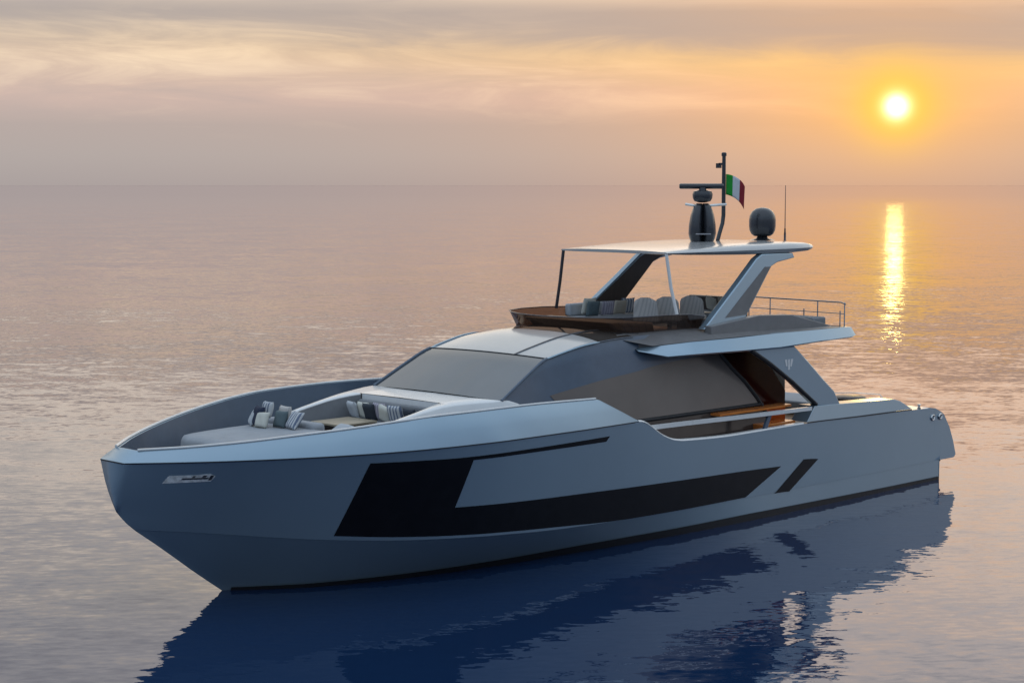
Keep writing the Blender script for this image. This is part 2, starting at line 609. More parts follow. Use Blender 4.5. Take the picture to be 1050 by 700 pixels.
CAPY = [(13.0, 3.28), (15.06, 3.28), (17.5, 3.28), (18.5, 3.24), (19.5, 3.14), (20.5, 2.94), (21.5, 2.64), (22.5, 2.22), (23.5, 1.71), (24.5, 1.05), (25.0, .62), (25.25, .40)]
CAPZ = [(15.0, 3.60), (17.5, 3.65), (19.5, 3.63), (20.5, 3.58), (21.5, 3.50), (22.5, 3.42), (23.5, 3.33), (24.5, 3.25), (25.25, 3.20)]
KZ = 2.99


def HT(x):                       # top edge of the hull side: knuckle forward, low bulwark amidships and aft
    t = [(0.0, 1.93), (0.35, 2.08), (1.65, 2.15), (4, 2.20), (7, 2.27), (9.7, 2.27), (11.9, 2.35), (12.35, 2.42), (12.7, 2.54), (13.73, 2.99), (30, 2.99)]
    return min(KZ, lin(t, x)) if x < 13.73 else KZ


def side_y(x, z):
    cz = lin(CHZ, x)
    if z >= cz:
        s = (z - cz) / (KZ - cz)
        return lin(CHY, x) + (lin(KNY, x) - lin(CHY, x)) * s
    s = z / cz
    return lin(WLY, x) + (lin(CHY, x) - lin(WLY, x)) * s


def start(w):
    """stem edge of the row at height fraction w between chine and knuckle: (x, y)"""
    wa = 0.27
    if w <= wa:
        return 25.1 + (25.51 - 25.1) * (w / wa) ** 0.8, 0.0
    s = (w - wa) / (1 - wa)
    return 25.51 + 0.07 * min(1, s * 2), 0.42 * s ** 0.85


NU = 90


def us():
    return [1 - (1 - i / NU) ** 1.0 for i in range(NU + 1)]


rows = []
for w_ in [0, .09, .18, .27, .4, .55, .7, .85, 1.0]:
    xs, ys = start(w_)
    row = []
    z0 = lin(CHZ, xs) + (HT(xs) - lin(CHZ, xs)) * w_
    off = ys - side_y(xs, z0)
    for u in us():
        x = xs * (1 - u ** 1.25)
        z = lin(CHZ, x) + (HT(x) - lin(CHZ, x)) * w_
        y = side_y(x, z) + off * math.exp(-(xs - x) / 0.45)
        row.append((x, y, z))
    rows.append(row)
hull = MB().grid(rows).mirror()
# flared bottom between chine and waterline, then down to the keel
rows = []
for s in [1.0, .8, .6, .4, .2, 0.0]:
    lo, hi = 22.0, 25.3
    for _ in range(40):
        mdl = (lo + hi) / 2
        if lin(WLY, mdl) * (1 - s) + lin(CHY, mdl) * s > 0:
            lo = mdl
        else:
            hi = mdl
    row = []
    for u in us():
        x = lo * (1 - u ** 1.25)
        y = lin(WLY, x) * (1 - s) + lin(CHY, x) * s
        z = lin(CHZ, x) * s
        y -= .012
        z -= .004 * s
        row.append((x, max(0, y), z))
    rows.append(row)
row = []
for u in us():
    x = 22.2 * (1 - u ** 1.25)
    row.append((x, max(0, lin(WLY, x) * .72 - .2 * (x > 15) * (x - 15) / 5), -0.8))
rows.append(row)
b2 = MB().grid(rows).mirror()
hull.add(b2.v, b2.f)
# bow facet between the two knuckle corners
fac = []
for w_ in [.27, .4, .55, .7, .85, 1.0]:
    xs, ys = start(w_)
    z0 = lin(CHZ, xs) + (HT(xs) - lin(CHZ, xs)) * w_
    fac.append([(xs, -ys, z0), (xs + .02 * min(1, ys * 4), 0, z0), (xs, ys, z0)])
hull.grid(fac)
# transom
tr = [(0, side_y(0, z), z) for z in (-.8, 0, .57, 1.2, 1.93)]
hull.add(tr + [(x, -y, z) for x, y, z in reversed(tr)], [tuple(range(10))])
HULL = hull.build('hull', PAINT, Y, smooth=62)

# black boot stripe at the water
rows = [[], []]
for i in range(81):
    x = 22.86 * (1 - i / 80)
    zt = 0.075 + 0.11 * min(1, max(0, (22.9 - x) / 8)) - 0.10 * max(0, (9 - x) / 9)
    rows[0].append((x + .02, side_y(x, zt) + .006, zt))
    rows[1].append((x + .02, side_y(x, 0) + .006, -.06))
MB().grid(rows).pair('boot_stripe', BOOT, HULL)


def on_hull(pts, off):
    return [(x, side_y(x, z) + off, z) for x, z in pts]


def hull_panel(name, poly, material, parent, off=.006, n=26, sides=(1, -1)):
    """a panel that follows the hull side; poly = (lower edge, upper edge) as lists of (x, z), forward to aft"""
    for sgn in sides:
        lo, hi = poly
        rows = []
        for j in range(5):
            t = j / 4
            row = []
            for i in range(n + 1):
                s = i / n
                a = lo[0][0] + (lo[-1][0] - lo[0][0]) * s
                b_ = hi[0][0] + (hi[-1][0] - hi[0][0]) * s
                za, zb = lin(lo, a) if len(lo) > 2 else lo[0][1] + (lo[1][1] - lo[0][1]) * s, lin(hi, b_) if len(hi) > 2 else hi[0][1] + (hi[1][1] - hi[0][1]) * s
                x, z = a + (b_ - a) * t, za + (zb - za) * t
                row.append((x, sgn * (side_y(x, z) + off), z))
            rows.append(row)
        MB().grid(rows).build(name, material, parent)


# hull glazing, in (x, z) on the ship's side
WIN = {}


def window(name, polys, parent):
    for sgn in (1, -1):
        mb = MB()
        for lo, hi in polys:
            rows = []
            n = 30
            for j in range(5):
                t = j / 4
                row = []
                for i in range(n + 1):
                    s = i / n
                    a = lo[0][0] + (lo[-1][0] - lo[0][0]) * s
                    b_ = hi[0][0] + (hi[-1][0] - hi[0][0]) * s
                    za, zb = lin(lo, a), lin(hi, b_)
                    x, z = a + (b_ - a) * t, za + (zb - za) * t
                    row.append((x, sgn * (side_y(x, z) + .006), z))
                rows.append(row)
            mb.grid(rows)
        mb.build(name, BGLASS, parent)


L0Z = [(21.61, 1.23), (20.46, 1.11), (19.43, 1.03), (18.18, .95), (16.46, .845), (13.84, .69), (11.72, .65), (9.23, .63)]
L1Z = [(21.52, 1.70), (19.13, 1.635), (17.17, 1.56), (15.31, 1.50), (13.96, 1.45), (11.83, 1.385), (9.48, 1.32), (7.79, 1.26)]
L2Z = [(21.34, 2.66), (14.84, 2.64)]
L3Z = [(21.31, 2.79), (20.43, 2.765), (18.96, 2.73), (17.3, 2.735), (14.73, 2.755)]


def seg(a, b, n):
    return [a + (b - a) * i / n for i in range(n + 1)]


for sgn in (1, -1):
    lv = []
    for tab, xa, xb, xc, xd in ((L0Z, 21.61, 19.43, 14.5, 9.23), (L1Z, 21.52, 19.15, 14.3, 7.79), (L2Z, 21.34, 18.90, 14.84, None), (L3Z, 21.31, 18.86, 14.73, None)):
        xs = seg(xa, xb, 10) + seg(xb, xc, 16)[1:] + (seg(xc, xd, 16)[1:] if xd else [])
        lv.append([(x, lin(tab, x)) for x in xs])
    mb = MB()

    def band(lo, hi, i0, i1, n=4):
        rows = []
        for j in range(n + 1):
            t = j / n
            row = []
            for (xa, za), (xb, zb) in zip(lo[i0:i1 + 1], hi[i0:i1 + 1]):
                x, z = xa + (xb - xa) * t, za + (zb - za) * t
                row.append((x, sgn * (side_y(x, z) + .007), z))
            rows.append(row)
        mb.grid(rows)
    band(lv[0], lv[1], 0, 42)
    band(lv[1], lv[2], 0, 10)
    band(lv[2], lv[3], 0, 26)
    mb.build('hull_window', BGLASS, HULL)
window('hull_window', [([(7.98, .575), (7.6, .565), (7.36, .55)], [(6.81, 1.33), (6.5, 1.31), (6.15, 1.27)])], HULL)

# polished anchor pocket on the bow
for sgn in (1, -1):
    P = [(24.90, 2.555), (24.87, 2.64), (24.83, 2.715), (24.40, 2.715), (24.17, 2.735), (24.08, 2.68), (24.12, 2.57), (24.36, 2.565)]
    A = [(x, sgn * (side_y(x, z) + .012), z) for x, z in P]
    B = [(x, sgn * (side_y(x, z) - .06), z) for x, z in P]
    ap = MB().prism(A, B).build('anchor_plate', PLATE, HULL, smooth=0)
    mb = MB()
    for x0, x1, za, zb in ((24.62, 24.20, 2.625, 2.655), (24.46, 24.42, 2.665, 2.70), (24.30, 24.24, 2.665, 2.705), (24.18, 24.13, 2.60, 2.70)):
        q = [(x0, za), (x1, za), (x1 - .02, zb), (x0 - .02, zb)]
        mb.prism([(x, sgn * (side_y(x, z) + .02), z) for x, z in q], [(x, sgn * (side_y(x, z) - .01), z) for x, z in q])
    mb.build('anchor_fluke', DSTEEL, ap, smooth=0)

# high forward bulwark: outer band, cap and inner wall
XB0, XB1 = 25.58, 13.73
outer, cap_o, cap_i, inner = [], [], [], []
NB = 80
for i in range(NB + 1):
    t = i / NB
    xk = XB0 + (XB1 - XB0) * t
    # cap station: same fraction but raked at both ends
    xc = 25.25 + (15.06 - 25.25) * t
    if i > NB - 8:
        pass
    outer.append((xk, lin(KNY, xk) + .004, KZ + .012))
    cap_o.append((xc, lin(CAPY, xc), lin(CAPZ, xc)))


def inward(pts, w):
    out = []
    for i, p in enumerate(pts):
        a, b = Vector(pts[max(0, i - 1)]), Vector(pts[min(len(pts) - 1, i + 1)])
        t = b - a
        nrm = Vector((t.y, -t.x, 0)).normalized()
        if nrm.y > 0:
            nrm = -nrm
        out.append((p[0] + nrm.x * w, p[1] + nrm.y * w, p[2]))
    return out


cap_i = inward(cap_o, .09)
cap_i = [(x, max(y, 0.0), z) for x, y, z in cap_i]
inner = [(x - .02, max(0.0, y - .10), 2.44) for x, y, z in cap_i]
soft = [(x + (xo - x) * .08, y + (yo - y) * .08, z - .02) for (x, y, z), (xo, yo, zo) in zip(cap_o, outer)]
midr = [tuple(Vector(p) * .5 + Vector(q) * .5 + Vector((0, .02, 0))) for p, q in zip(outer, soft)]
capm = [tuple(Vector(p) * .9 + Vector(q) * .1 + Vector((0, 0, .01))) for p, q in zip(cap_o, cap_i)]
bw = MB().grid([outer, midr, soft, capm, cap_i]).mirror()
# front facet of the bulwark and its cap
fr = [outer[0], midr[0], soft[0], capm[0], cap_i[0]]
bw.grid([fr, [(x, -y, z) for x, y, z in fr]])
# aft end faces
e = [outer[-1], midr[-1], soft[-1], capm[-1], cap_i[-1], (cap_i[-1][0] - 1.3, cap_i[-1][1] - .05, 2.95)]
for sgn in (1, -1):
    bw.add([(x, sgn * y, z) for x, y, z in e], [tuple(range(len(e)))])
BW = bw.build('bulwark', PAINT, Y, smooth=62)
MB().grid([cap_i, inner]).pair('bulwark_lining', DARKP, BW)
# bright lip along the cap
lip = [tuple(Vector(p) + Vector((0, 0, .022))) for p in [tuple(Vector(a) * .8 + Vector(b) * .2) for a, b in zip(cap_o, cap_i)]]
MB().tube(lip, .028, 6).pair('cap_rail', WHITE, BW)
# dark seam groove under the band
kn = [(x, lin(KNY, x) + .004, KZ) for x in [25.58 - i * .15 for i in range(80)] if x > 13.75]
MB().tube([(25.595, 0, KZ), (25.585, .40, KZ)] + kn[1:], .014, 6).pair('groove', SEAM, BW)

# bulwark cap amidships: the white edge that sweeps down and runs aft
xs_ = [13.73 - i * (13.73 - 6.9) / 60 for i in range(61)]
oc = [(x, side_y(x, HT(x)) + .004, HT(x)) for x in xs_]
o2 = [(x, y - .03, z + .035) for x, y, z in oc]
i2 = [(x, y - .16, z + .035) for x, y, z in oc]
dn = [(x, y - .18, 1.93) for x, y, z in oc]
SC = MB().grid([oc, o2, i2]).pair('side_cap', WHITE, Y)
MB().grid([i2, dn]).pair('side_lining', GREYP, SC)

# aft bulwark band with slanted front edge
def strip_prism(poly, yo, yi, name, material, parent, lean=0.0, **kw):
    mb = MB()
    zmin = min(z for x, z in poly)
    A = [(x, (yo(x) if callable(yo) else yo) - lean * (z - zmin), z) for x, z in poly]
    B = [(x, (yi(x) if callable(yi) else yi) - lean * (z - zmin), z) for x, z in poly]
    return mb.prism(A, B).pair(name, material, parent, **kw)


AB = strip_prism([(6.75, 2.295), (6.3, 2.675), (4.4, 2.60), (2.5, 2.525), (2.2, 2.45), (1.62, 2.18), (4.4, 2.235)],
                 lambda x: side_y(x, 2.2) + .01, lambda x: side_y(x, 2.2) - .5, 'aft_bulwark', PAINT, Y, lean=.18, smooth=30, bevel=.008)
kn = [(x, side_y(x, HT(x)) + .008, HT(x) + .012) for x in [6.75 - i * .1 for i in range(52)]]
MB().tube(kn, .014, 6).pair('groove', SEAM, AB)
# stern quarters that overhang the swim platform
QP = [(0.0, .56), (-.80, .55), (-.90, .63), (-.74, 1.02), (-.50, 1.45), (-.16, 1.86), (0.0, 1.95), (.35, 2.085), (.35, 1.3), (0.0, 1.2)]
MB().prism([(x, side_y(max(x, 0), z) - .03 * max(0, -x) + .001, z) for x, z in QP], [(x, side_y(max(x, 0), z) - .42, z) for x, z in QP]).pair('stern_quarter', PAINT, Y, smooth=0)
MB().box((.3, -2.75, 1.90), (1.7, 2.75, 2.08)).box((-.05, -2.5, 1.0), (.3, 2.5, 1.9)).build('aft_deck', WHITE, Y, bevel=.03)
MB().box((-.72, -2.5, .40), (0, 2.5, .50)).build('swim_platform', TEAK, Y, bevel=.02)
for sgn in (1, -1):
    ring = []
    for dx in (.52, .12):
        mb = MB()
        pts = [(dx - .03 + .075 * math.cos(a), sgn * (side_y(.3, 1.85) + .022), 1.83 + .07 * math.sin(a)) for a in [i * math.pi / 6 for i in range(13)]]
        mb.tube(pts, .026, 8, False)
        mb.build('fairlead', STEEL, Y)
    MB().lathe([(.05, 0), (.05, .06), (.03, .07), (.03, .12), (.06, .13), (.05, .16)], (.85, sgn * 2.72, 2.075), 14).build('bollard', STEEL, Y)

# ---- decks
fd = [(x, max(0, y), 2.46) for x, y, z in inner] + [(13.7, 3.0, 2.46)]
mb = MB().grid([fd, [(x, -y, z) for x, y, z in fd]])
mb.build('foredeck', TEAK, Y)
MB().box((1.6, -2.9, 1.86), (14.0, 2.9, 1.93)).build('side_deck', TEAK, Y)

# ---- foredeck lounge: white coaming that rises aft to the windscreen
def cz(x):
    return lin([(15.6, 2.95), (16.3, 3.45), (16.75, 3.63), (17.0, 3.645), (18.0, 3.62), (19.4, 3.42), (20.2, 3.22), (20.75, 2.92)], x)


def c_in(x):
    return lin([(18.05, 1.34), (19.0, 1.52), (20.3, 1.54), (20.75, 1.54)], x)


def c_out(x):
    return lin([(15.6, 2.36), (16.5, 2.26), (17.2, 2.14), (18.05, 1.85), (19.0, 1.73), (20.3, 1.68), (20.75, 1.66)], x)


LX = [18.05 + i * .18 for i in range(16)]
leg = [[(x, c_in(x), 2.6) for x in LX], [(x, c_in(x), cz(x) - .02) for x in LX], [(x, c_in(x) + .03, cz(x)) for x in LX],
       [(x, c_out(x) - .03, cz(x)) for x in LX], [(x, c_out(x), cz(x) - .03) for x in LX], [(x, c_out(x) + .10, 2.46) for x in LX]]
mb = MB().grid(leg).mirror()
SX = [15.6, 15.9, 16.2, 16.5, 16.75, 17.0, 17.3, 17.6, 18.05]
top = [[(x, -c_out(x) - .1, 2.46) for x in SX], [(x, -c_out(x), cz(x) - .03) for x in SX], [(x, -c_out(x) + .03, cz(x)) for x in SX], [(x, -1.30, cz(x)) for x in SX],
       [(x, 0, cz(x) + .012) for x in SX], [(x, 1.30, cz(x)) for x in SX], [(x, c_out(x) - .03, cz(x)) for x in SX], [(x, c_out(x), cz(x) - .03) for x in SX], [(x, c_out(x) + .1, 2.46) for x in SX]]
mb.grid(top)
mb.add([(18.05, -1.3, 3.61), (18.05, 1.3, 3.61), (18.05, 1.3, 2.6), (18.05, -1.3, 2.6)], [(0, 1, 2, 3)])
COAM = mb.build('lounge_coaming', WHITE, Y, smooth=50)
LW = [x for x in LX if x < 20.6]
MB().grid([[(x, c_in(x) - .012, 2.62) for x in LW], [(x, c_in(x) - .012, cz(x) - .035) for x in LW]]).pair('well_lining', GREYF, COAM)
MB().box((18.06, -1.29, 2.5), (20.9, 1.29, 2.62)).build('lounge_floor', TEAK, Y)
# sofa: seat along the aft wall, return along the starboard side, padded back
sofa = MB().box((18.07, -1.28, 2.62), (18.85, 1.28, 3.10)).box((18.85, -1.30, 2.62), (20.3, -.95, 3.0)).build('lounge_sofa', CREAM, Y, bevel=.05, segs=3)
MB().box((18.07, -1.26, 3.10), (18.22, 1.26, 3.50)).build('backrest', GREYF, sofa, bevel=.05, segs=3)
# low table
tb = MB().prism([(19.85, -.95, 3.12), (19.85, .05, 3.12), (18.75, .05, 3.12), (18.75, -.95, 3.12)], [(19.85, -.95, 3.17), (19.85, .05, 3.17), (18.75, .05, 3.17), (18.75, -.95, 3.17)]).build('lounge_table', TABLEW, Y, bevel=.012)
MB().box((18.95, -.8, 2.62), (19.65, -.1, 3.12)).build('pedestal', DARKW, tb)
# sunpad forward with a raised head
PX = [23.35, 23.3, 23.15, 22.9, 22.4, 21.8, 21.2, 20.75]
PW = [.70, .95, 1.12, 1.24, 1.36, 1.44, 1.48, 1.50]
rows = []
for x, wd in zip(PX, PW):
    zt = 3.08 if x > 23.32 else (3.13 if x > 23.2 else 3.17)
    r = [(x + .03, -wd - .02, 2.8), (x, -wd, zt - .05), (x, -wd + .07, zt)]
    r += [(x, wd * k / 4, zt + .015) for k in (-3, -1.5, 0, 1.5, 3)]
    r += [(x, wd - .07, zt), (x, wd, zt - .05), (x + .03, wd + .02, 2.8)]
    rows.append(r)
mb = MB().grid(rows)
fr_ = rows[0]
mb.add(fr_, [tuple(range(len(fr_)))])
PAD = mb.build('sunpad', CREAM, Y, smooth=60)
MB().box((20.9, -1.55, 2.46), (23.25, 1.55, 2.82)).build('base', WHITE, PAD, bevel=.03)
MB().box((20.42, -1.42, 2.62), (20.78, .30, 3.30)).build('headrest', CREAM, PAD, bevel=.09, segs=4)
MB().box((19.95, -1.30, 2.62), (20.42, 1.30, 2.90)).build('forward_seat', CREAM, Y, bevel=.05, segs=3)

# ---- deckhouse
EDGE = [(6.5, 4.62), (9.7, 4.78), (10.5, 4.79), (12.7, 4.77), (13.62, 4.72), (14.09, 4.68), (14.75, 4.56), (15.4, 4.40), (16.03, 4.10), (16.9, 3.645)]


def ez(x):
    return lin(EDGE, x)


def ey(x):
    return lin([(6.5, 2.08), (14, 2.05), (15.35, 1.98), (16.9, 2.14)], x)


def house_y(x, z):
    return ey(x) + (ez(x) - z) * .17


HX = [16.95 - i * .235 for i in range(41)]          # back to 7.55
side = []
for s in [0, .06, .14, .3, .5, .75, 1.0]:
    row = []
    for x in HX:
        zt = ez(x)
        zb = min(2.3 + max(0, (x - 14) * .45), zt - .1)
        if x < 9.35:                                # aft edge slants down with the side glass
            pass
        z = zt - (zt - zb) * s
        row.append((x, house_y(x, z) - (.035 if s == 0 else 0), z + (.02 if s == 0 else 0)))
    side.append(row)
# cut the aft end along the slanted window edge
def aft_limit(z):
    return lin([(1.9, 7.35), (2.67, 7.72), (3.43, 8.38), (4.14, 9.2), (4.7, 9.4)], z)


for row in side:
    for i, (x, y, z) in enumerate(row):
        a = aft_limit(z)
        if x < a:
            row[i] = (a, house_y(a, z), z)
hm = MB().grid(side).mirror()
tp = [(x, y, z - .01) for x, y, z in side[0] if x < 15.1]
hm.grid([tp, [(x, 0, z) for x, y, z in tp], [(x, -y, z) for x, y, z in tp]])
HOUSE = hm.build('deckhouse', DARKP, Y, smooth=40)

# windscreen between base and roof
def ws_pt(s, t):
    """s across -1..1, t from base 0 to top 1"""
    x = 16.95 + (15.30 - 16.95) * t
    yw = 2.15 + (1.95 - 2.15) * t
    z = ez(x) + .012
    bulge = (1 - s * s)
    return (x + .10 * bulge, yw * s, z + .05 * bulge)


ws = [[ws_pt(-1 + i / 12, j / 8) for i in range(25)] for j in range(9)]
WS = MB().grid(ws).build('windscreen', WSGLASS, HOUSE)
MB().tube([tuple(Vector(ws_pt(-1.0, j / 8)) + Vector((0, -.02, .012))) for j in range(9)], .034, 8).pair('pillar', DARKP, HOUSE)
MB().tube([tuple(Vector(ws_pt(-1 + i / 12, 1)) + Vector((-.01, 0, .005))) for i in range(25)], .018, 6).build('seal', SEAM, WS)

# roof: front pearl panel, aft of it a dark panel standing for the coaming's reflection
def roof_pt(s, x):
    zt = ez(x)
    if x > 13.4:
        f0 = 1 - (x - 13.4) / 1.9
    else:
        f0 = 1
    top_ = ws_pt(abs(s) * -1, 1)
    crown = .05 + .15 * max(0, min(1, f0))
    yy = ey(x) * s if x < 15.2 else 1.95 * s
    return (x + .10 * (1 - s * s) * max(0, 1 - (15.3 - x) / 1.0), yy, zt + .0 + crown * (1 - abs(s) ** 2.6))


RX = [15.29 - i * .17 for i in range(11)]
rf = [[roof_pt(-1 + i / 14, x) for i in range(29)] for x in RX]
ROOF = MB().grid(rf).build('roof', ROOFW, HOUSE)
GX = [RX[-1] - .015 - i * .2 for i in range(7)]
MB().grid([[roof_pt(-1 + i / 14, x) for i in range(29)] for x in GX]).build('reflection_panel', REFLG, ROOF)
for sg in (.5,):
    MB().tube([tuple(Vector(roof_pt(sg + .10 * (15.29 - x) / 2.6, x)) + Vector((0, 0, .006))) for x in RX[:-1] + GX], .022, 6).build('roof_seam', DSTEEL, ROOF)
# light edge along the roof shoulder
MB().tube([tuple(Vector(roof_pt(1, x)) + Vector((0, .0, .01))) for x in RX], [.03] * 10 + [.01], 6).pair('roof_edge', PAINT, ROOF)

# side glass: long bronze pane
TOPW = [(15.35, 3.62), (13.8, 3.84), (12.41, 3.97), (11.9, 4.04), (10.6, 4.14), (9.25, 4.22)]
for sgn in (1, -1):
    rows = []
    for j in range(7):
        t = j / 6
        row = []
        for i in range(33):
            s = i / 32
            zb = 2.86 - .10 * s
            xt = 15.35 + (9.15 - 15.35) * s
            zt = lin(TOPW, xt)
            xb = 14.6 + (7.78 - 14.6) * s
            z = zb + (zt - zb) * t
            x = xb + (xt - xb) * t
            x = max(x, aft_limit(z) + .02)
            row.append((x, sgn * (house_y(x, z) + .012), z))
        rows.append(row)
    MB().grid(rows).build('side_window', SGLASS, HOUSE)
rows = [[(x, house_y(x, z) + .014, z) for x in (14.2, 13, 12, 11, 10, 9, 8, 7.75 if z > 2.5 else 7.6)] for z in (1.95, 2.4, 2.78)]
MB().grid(rows).pair('lower_panel', BROWNG, HOUSE)
# black frame edge along the slanted aft end and under the pane
fe = [(aft_limit(z), house_y(aft_limit(z), z) + .01, z) for z in (2.45, 2.7, 3.0, 3.43, 3.8, 4.14, 4.3)]
MB().tube(fe, .06, 8).pair('window_frame', SEAM, HOUSE)
fe = [(x, house_y(x, 2.80) + .012, 2.80) for x in (14.3, 12, 10, 9, 7.75)]
MB().tube(fe, .05, 8).pair('window_sill', SEAM, HOUSE)
# aft bulkhead of the saloon
MB().box((8.6, -2.05, 1.93), (8.66, 2.05, 4.4)).build('aft_bulkhead', DARKW, HOUSE)
# tinted translucent cheek and clear wind pane beside the cockpit
for sgn in (1, -1):
    P = [(9.2, 4.30), (7.75, 4.30), (7.14, 3.70), (6.49, 3.03), (6.49, 2.70), (7.63, 2.70), (8.29, 3.43), (9.1, 4.14)]
    MB().prism([(x, sgn * 2.2, z) for x, z in P], [(x, sgn * 2.19, z) for x, z in P]).build('cockpit_cheek', REDBR, HOUSE, smooth=0)
    MB().prism([(x, sgn * 2.21, z) for x, z in ((8.35, 1.95), (6.49, 1.95), (6.49, 2.69), (8.05, 2.69))], [(x, sgn * 2.19, z) for x, z in ((8.35, 1.95), (6.49, 1.95), (6.49, 2.69), (8.05, 2.69))]).build('amber_glow_panel', AMBGLOW, HOUSE, smooth=0)  # added panel, picks up light from behind as the orange cockpit glow
    P = [(7.73, 4.30), (7.13, 3.72), (6.49, 3.05), (6.49, 4.30)]
    MB().prism([(x, sgn * 2.19, z) for x, z in P], [(x, sgn * 2.17, z) for x, z in P]).build('wind_pane', PANE, HOUSE, smooth=0)
# glossy box and ledge inside the rail, coloured orange for the sunset glow
MB().box((6.9, 2.32, 1.93), (8.25, 2.85, 2.34)).pair('glow_locker', GLOWOOD, Y, bevel=.02)
MB().box((6.95, 2.36, 2.70), (9.9, 2.74, 2.755)).pair('glow_ledge', GLOWOOD, HOUSE)

# C pillar fins carrying the flybridge
P = [(9.05, 4.34), (8.22, 3.93), (7.3, 3.41), (6.17, 2.66), (5.07, 2.56), (5.40, 3.0), (5.88, 3.34), (6.54, 3.84), (7.19, 4.30)]
strip_prism([(x, z) for x, z in P], 3.0, 2.78, 'fin_pillar', PAINT, HOUSE, bevel=.04, smooth=40)
fi = [(9.0, 2.99, 4.30), (8.18, 2.99, 3.89), (7.26, 2.99, 3.37), (6.2, 2.99, 2.70)]
MB().tube(fi, .055, 8).pair('pillar_edge', SEAM, HOUSE)
for sgn in (1, -1):                                   # pale three-pointed mark
    mb = MB()
    for q in ([(7.62, 3.97), (7.52, 3.97), (7.50, 3.80), (7.56, 3.80)], [(7.48, 3.97), (7.40, 3.97), (7.40, 3.70), (7.47, 3.70)], [(7.36, 3.97), (7.26, 3.97), (7.32, 3.78), (7.38, 3.78)]):
        mb.prism([(x, sgn * 3.008, z) for x, z in q], [(x, sgn * 2.99, z) for x, z in q])
    mb.build('pillar_emblem', WHITE, HOUSE, smooth=0)

# ---- flybridge: deck, winged fascia, coaming
FS = [(12.38, 2.22, 4.50, 4.44), (11.75, 2.60, 4.56, 4.27), (11.05, 2.90, 4.62, 4.30), (9.49, 3.05, 4.635, 4.29), (7.9, 3.1, 4.66, 4.28), (6.27, 3.1, 4.65, 4.34), (4.75, 3.1, 4.65, 4.37), (4.55, 3.06, 4.63, 4.40)]
top_ = [(x, y - .15, zt) for x, y, zt, zb in FS]
out_ = [(x, y, (zt * .12 + zb * .88)) for x, y, zt, zb in FS]
low_ = [(x, y - .05, zb) for x, y, zt, zb in FS]
inn_ = [(x, y - .40 if y > 2.5 else y - .1, zb + .06) for x, y, zt, zb in FS]
int_ = [(x, min(y - .30, 2.8) if y > 2.5 else y - .1, zt + .01) for x, y, zt, zb in FS]
mb = MB().grid([int_, top_, out_, low_, inn_]).mirror()
A = [int_[-1], top_[-1], out_[-1], low_[-1], inn_[-1]]
mb.grid([A, [(x - .05, 0, z) for x, y, z in A], [(x, -y, z) for x, y, z in A]])
FASC = mb.build('flybridge_fascia', PAINT, Y, smooth=45)
# deck plate under foot, and its dark underside
mb = MB()
UX = [(x, max(y - .2, 2.0), zt) for x, y, zt, zb in FS]
mb.prism([(x, y, 4.60) for x, y, z in UX] + [(x, -y, 4.60) for x, y, z in reversed(UX)],
         [(x, y, 4.40) for x, y, z in UX] + [(x, -y, 4.40) for x, y, z in reversed(UX)])
mb.build('flybridge_deck', GREYP, Y, smooth=0)
# sloping shoulder between deckhouse roof and fascia
sh = [[(x, ey(x) - .25, ez(x) + .07) for x in (12.75, 12.0, 11, 10, 9.2, 8, 7, 6, 4.9)], [(x, lin([(4.5, 2.93), (9.49, 2.88), (11.05, 2.72), (11.75, 2.45), (12.38, 2.16), (12.75, 2.06)], x), lin([(4.5, 4.655), (7.9, 4.66), (11.05, 4.63), (11.75, 4.57), (12.38, 4.55), (12.75, 4.72)], x)) for x in (12.75, 12.0, 11, 10, 9.2, 8, 7, 6, 4.9)]]
sh[0] = [(x, y, (z if x > 9 else 4.78 - (9 - x) * .03)) for x, y, z in sh[0]]
MB().grid(sh).pair('flybridge_shoulder', GREYP, FASC)

# tinted wrap-round coaming, prow-shaped ahead
RIM = [(13.45, 0.0, 5.24), (13.40, .5, 5.24), (13.25, 1.0, 5.24), (12.98, 1.5, 5.24), (12.62, 1.93, 5.245), (12.0, 2.10, 5.25), (11.2, 2.12, 5.25), (10.3, 2.12, 5.22), (9.75, 2.12, 5.15)]
BAS = [(12.68, 0.0, 4.92), (12.67, .5, 4.92), (12.66, 1.0, 4.90), (12.63, 1.45, 4.87), (12.50, 1.78, 4.84), (11.9, 1.84, 4.82), (11.1, 1.86, 4.82), (10.3, 1.88, 4.82), (9.75, 1.9, 4.82)]


def ring2(l):
    return [(x, -y, z) for x, y, z in reversed(l[1:])] + l


CO = MB().grid([ring2(RIM), ring2(BAS)]).build('flybridge_coaming', COAMG, Y, smooth=30)
MB().tube(ring2(RIM), .014, 6).build('rim', DSTEEL, CO)
MB().tube([(x, y, z) for x, y, z in ring2(BAS)], .03, 6).build('base_seal', SEAM, CO)
# inner skin of the dash
MB().prism([(12.3, -1.4, 4.90), (12.3, 1.4, 4.90), (11.2, 1.75, 4.62), (11.2, -1.75, 4.62)], [(12.62, -1.45, 5.10), (12.62, 1.45, 5.10), (11.3, 1.75, 5.06), (11.3, -1.75, 5.06)]).build('dash', TEAK, Y, bevel=.04)
# solid coaming aft of the glass
strip_prism([(9.95, 4.64), (9.95, 4.92), (8.0, 5.10), (6.6, 5.04), (4.85, 4.67), (4.85, 4.64)], 2.48, 2.25, 'aft_coaming', mat('warm_grey_paint', (.19, .185, .185), rough=.4), Y, bevel=.03)

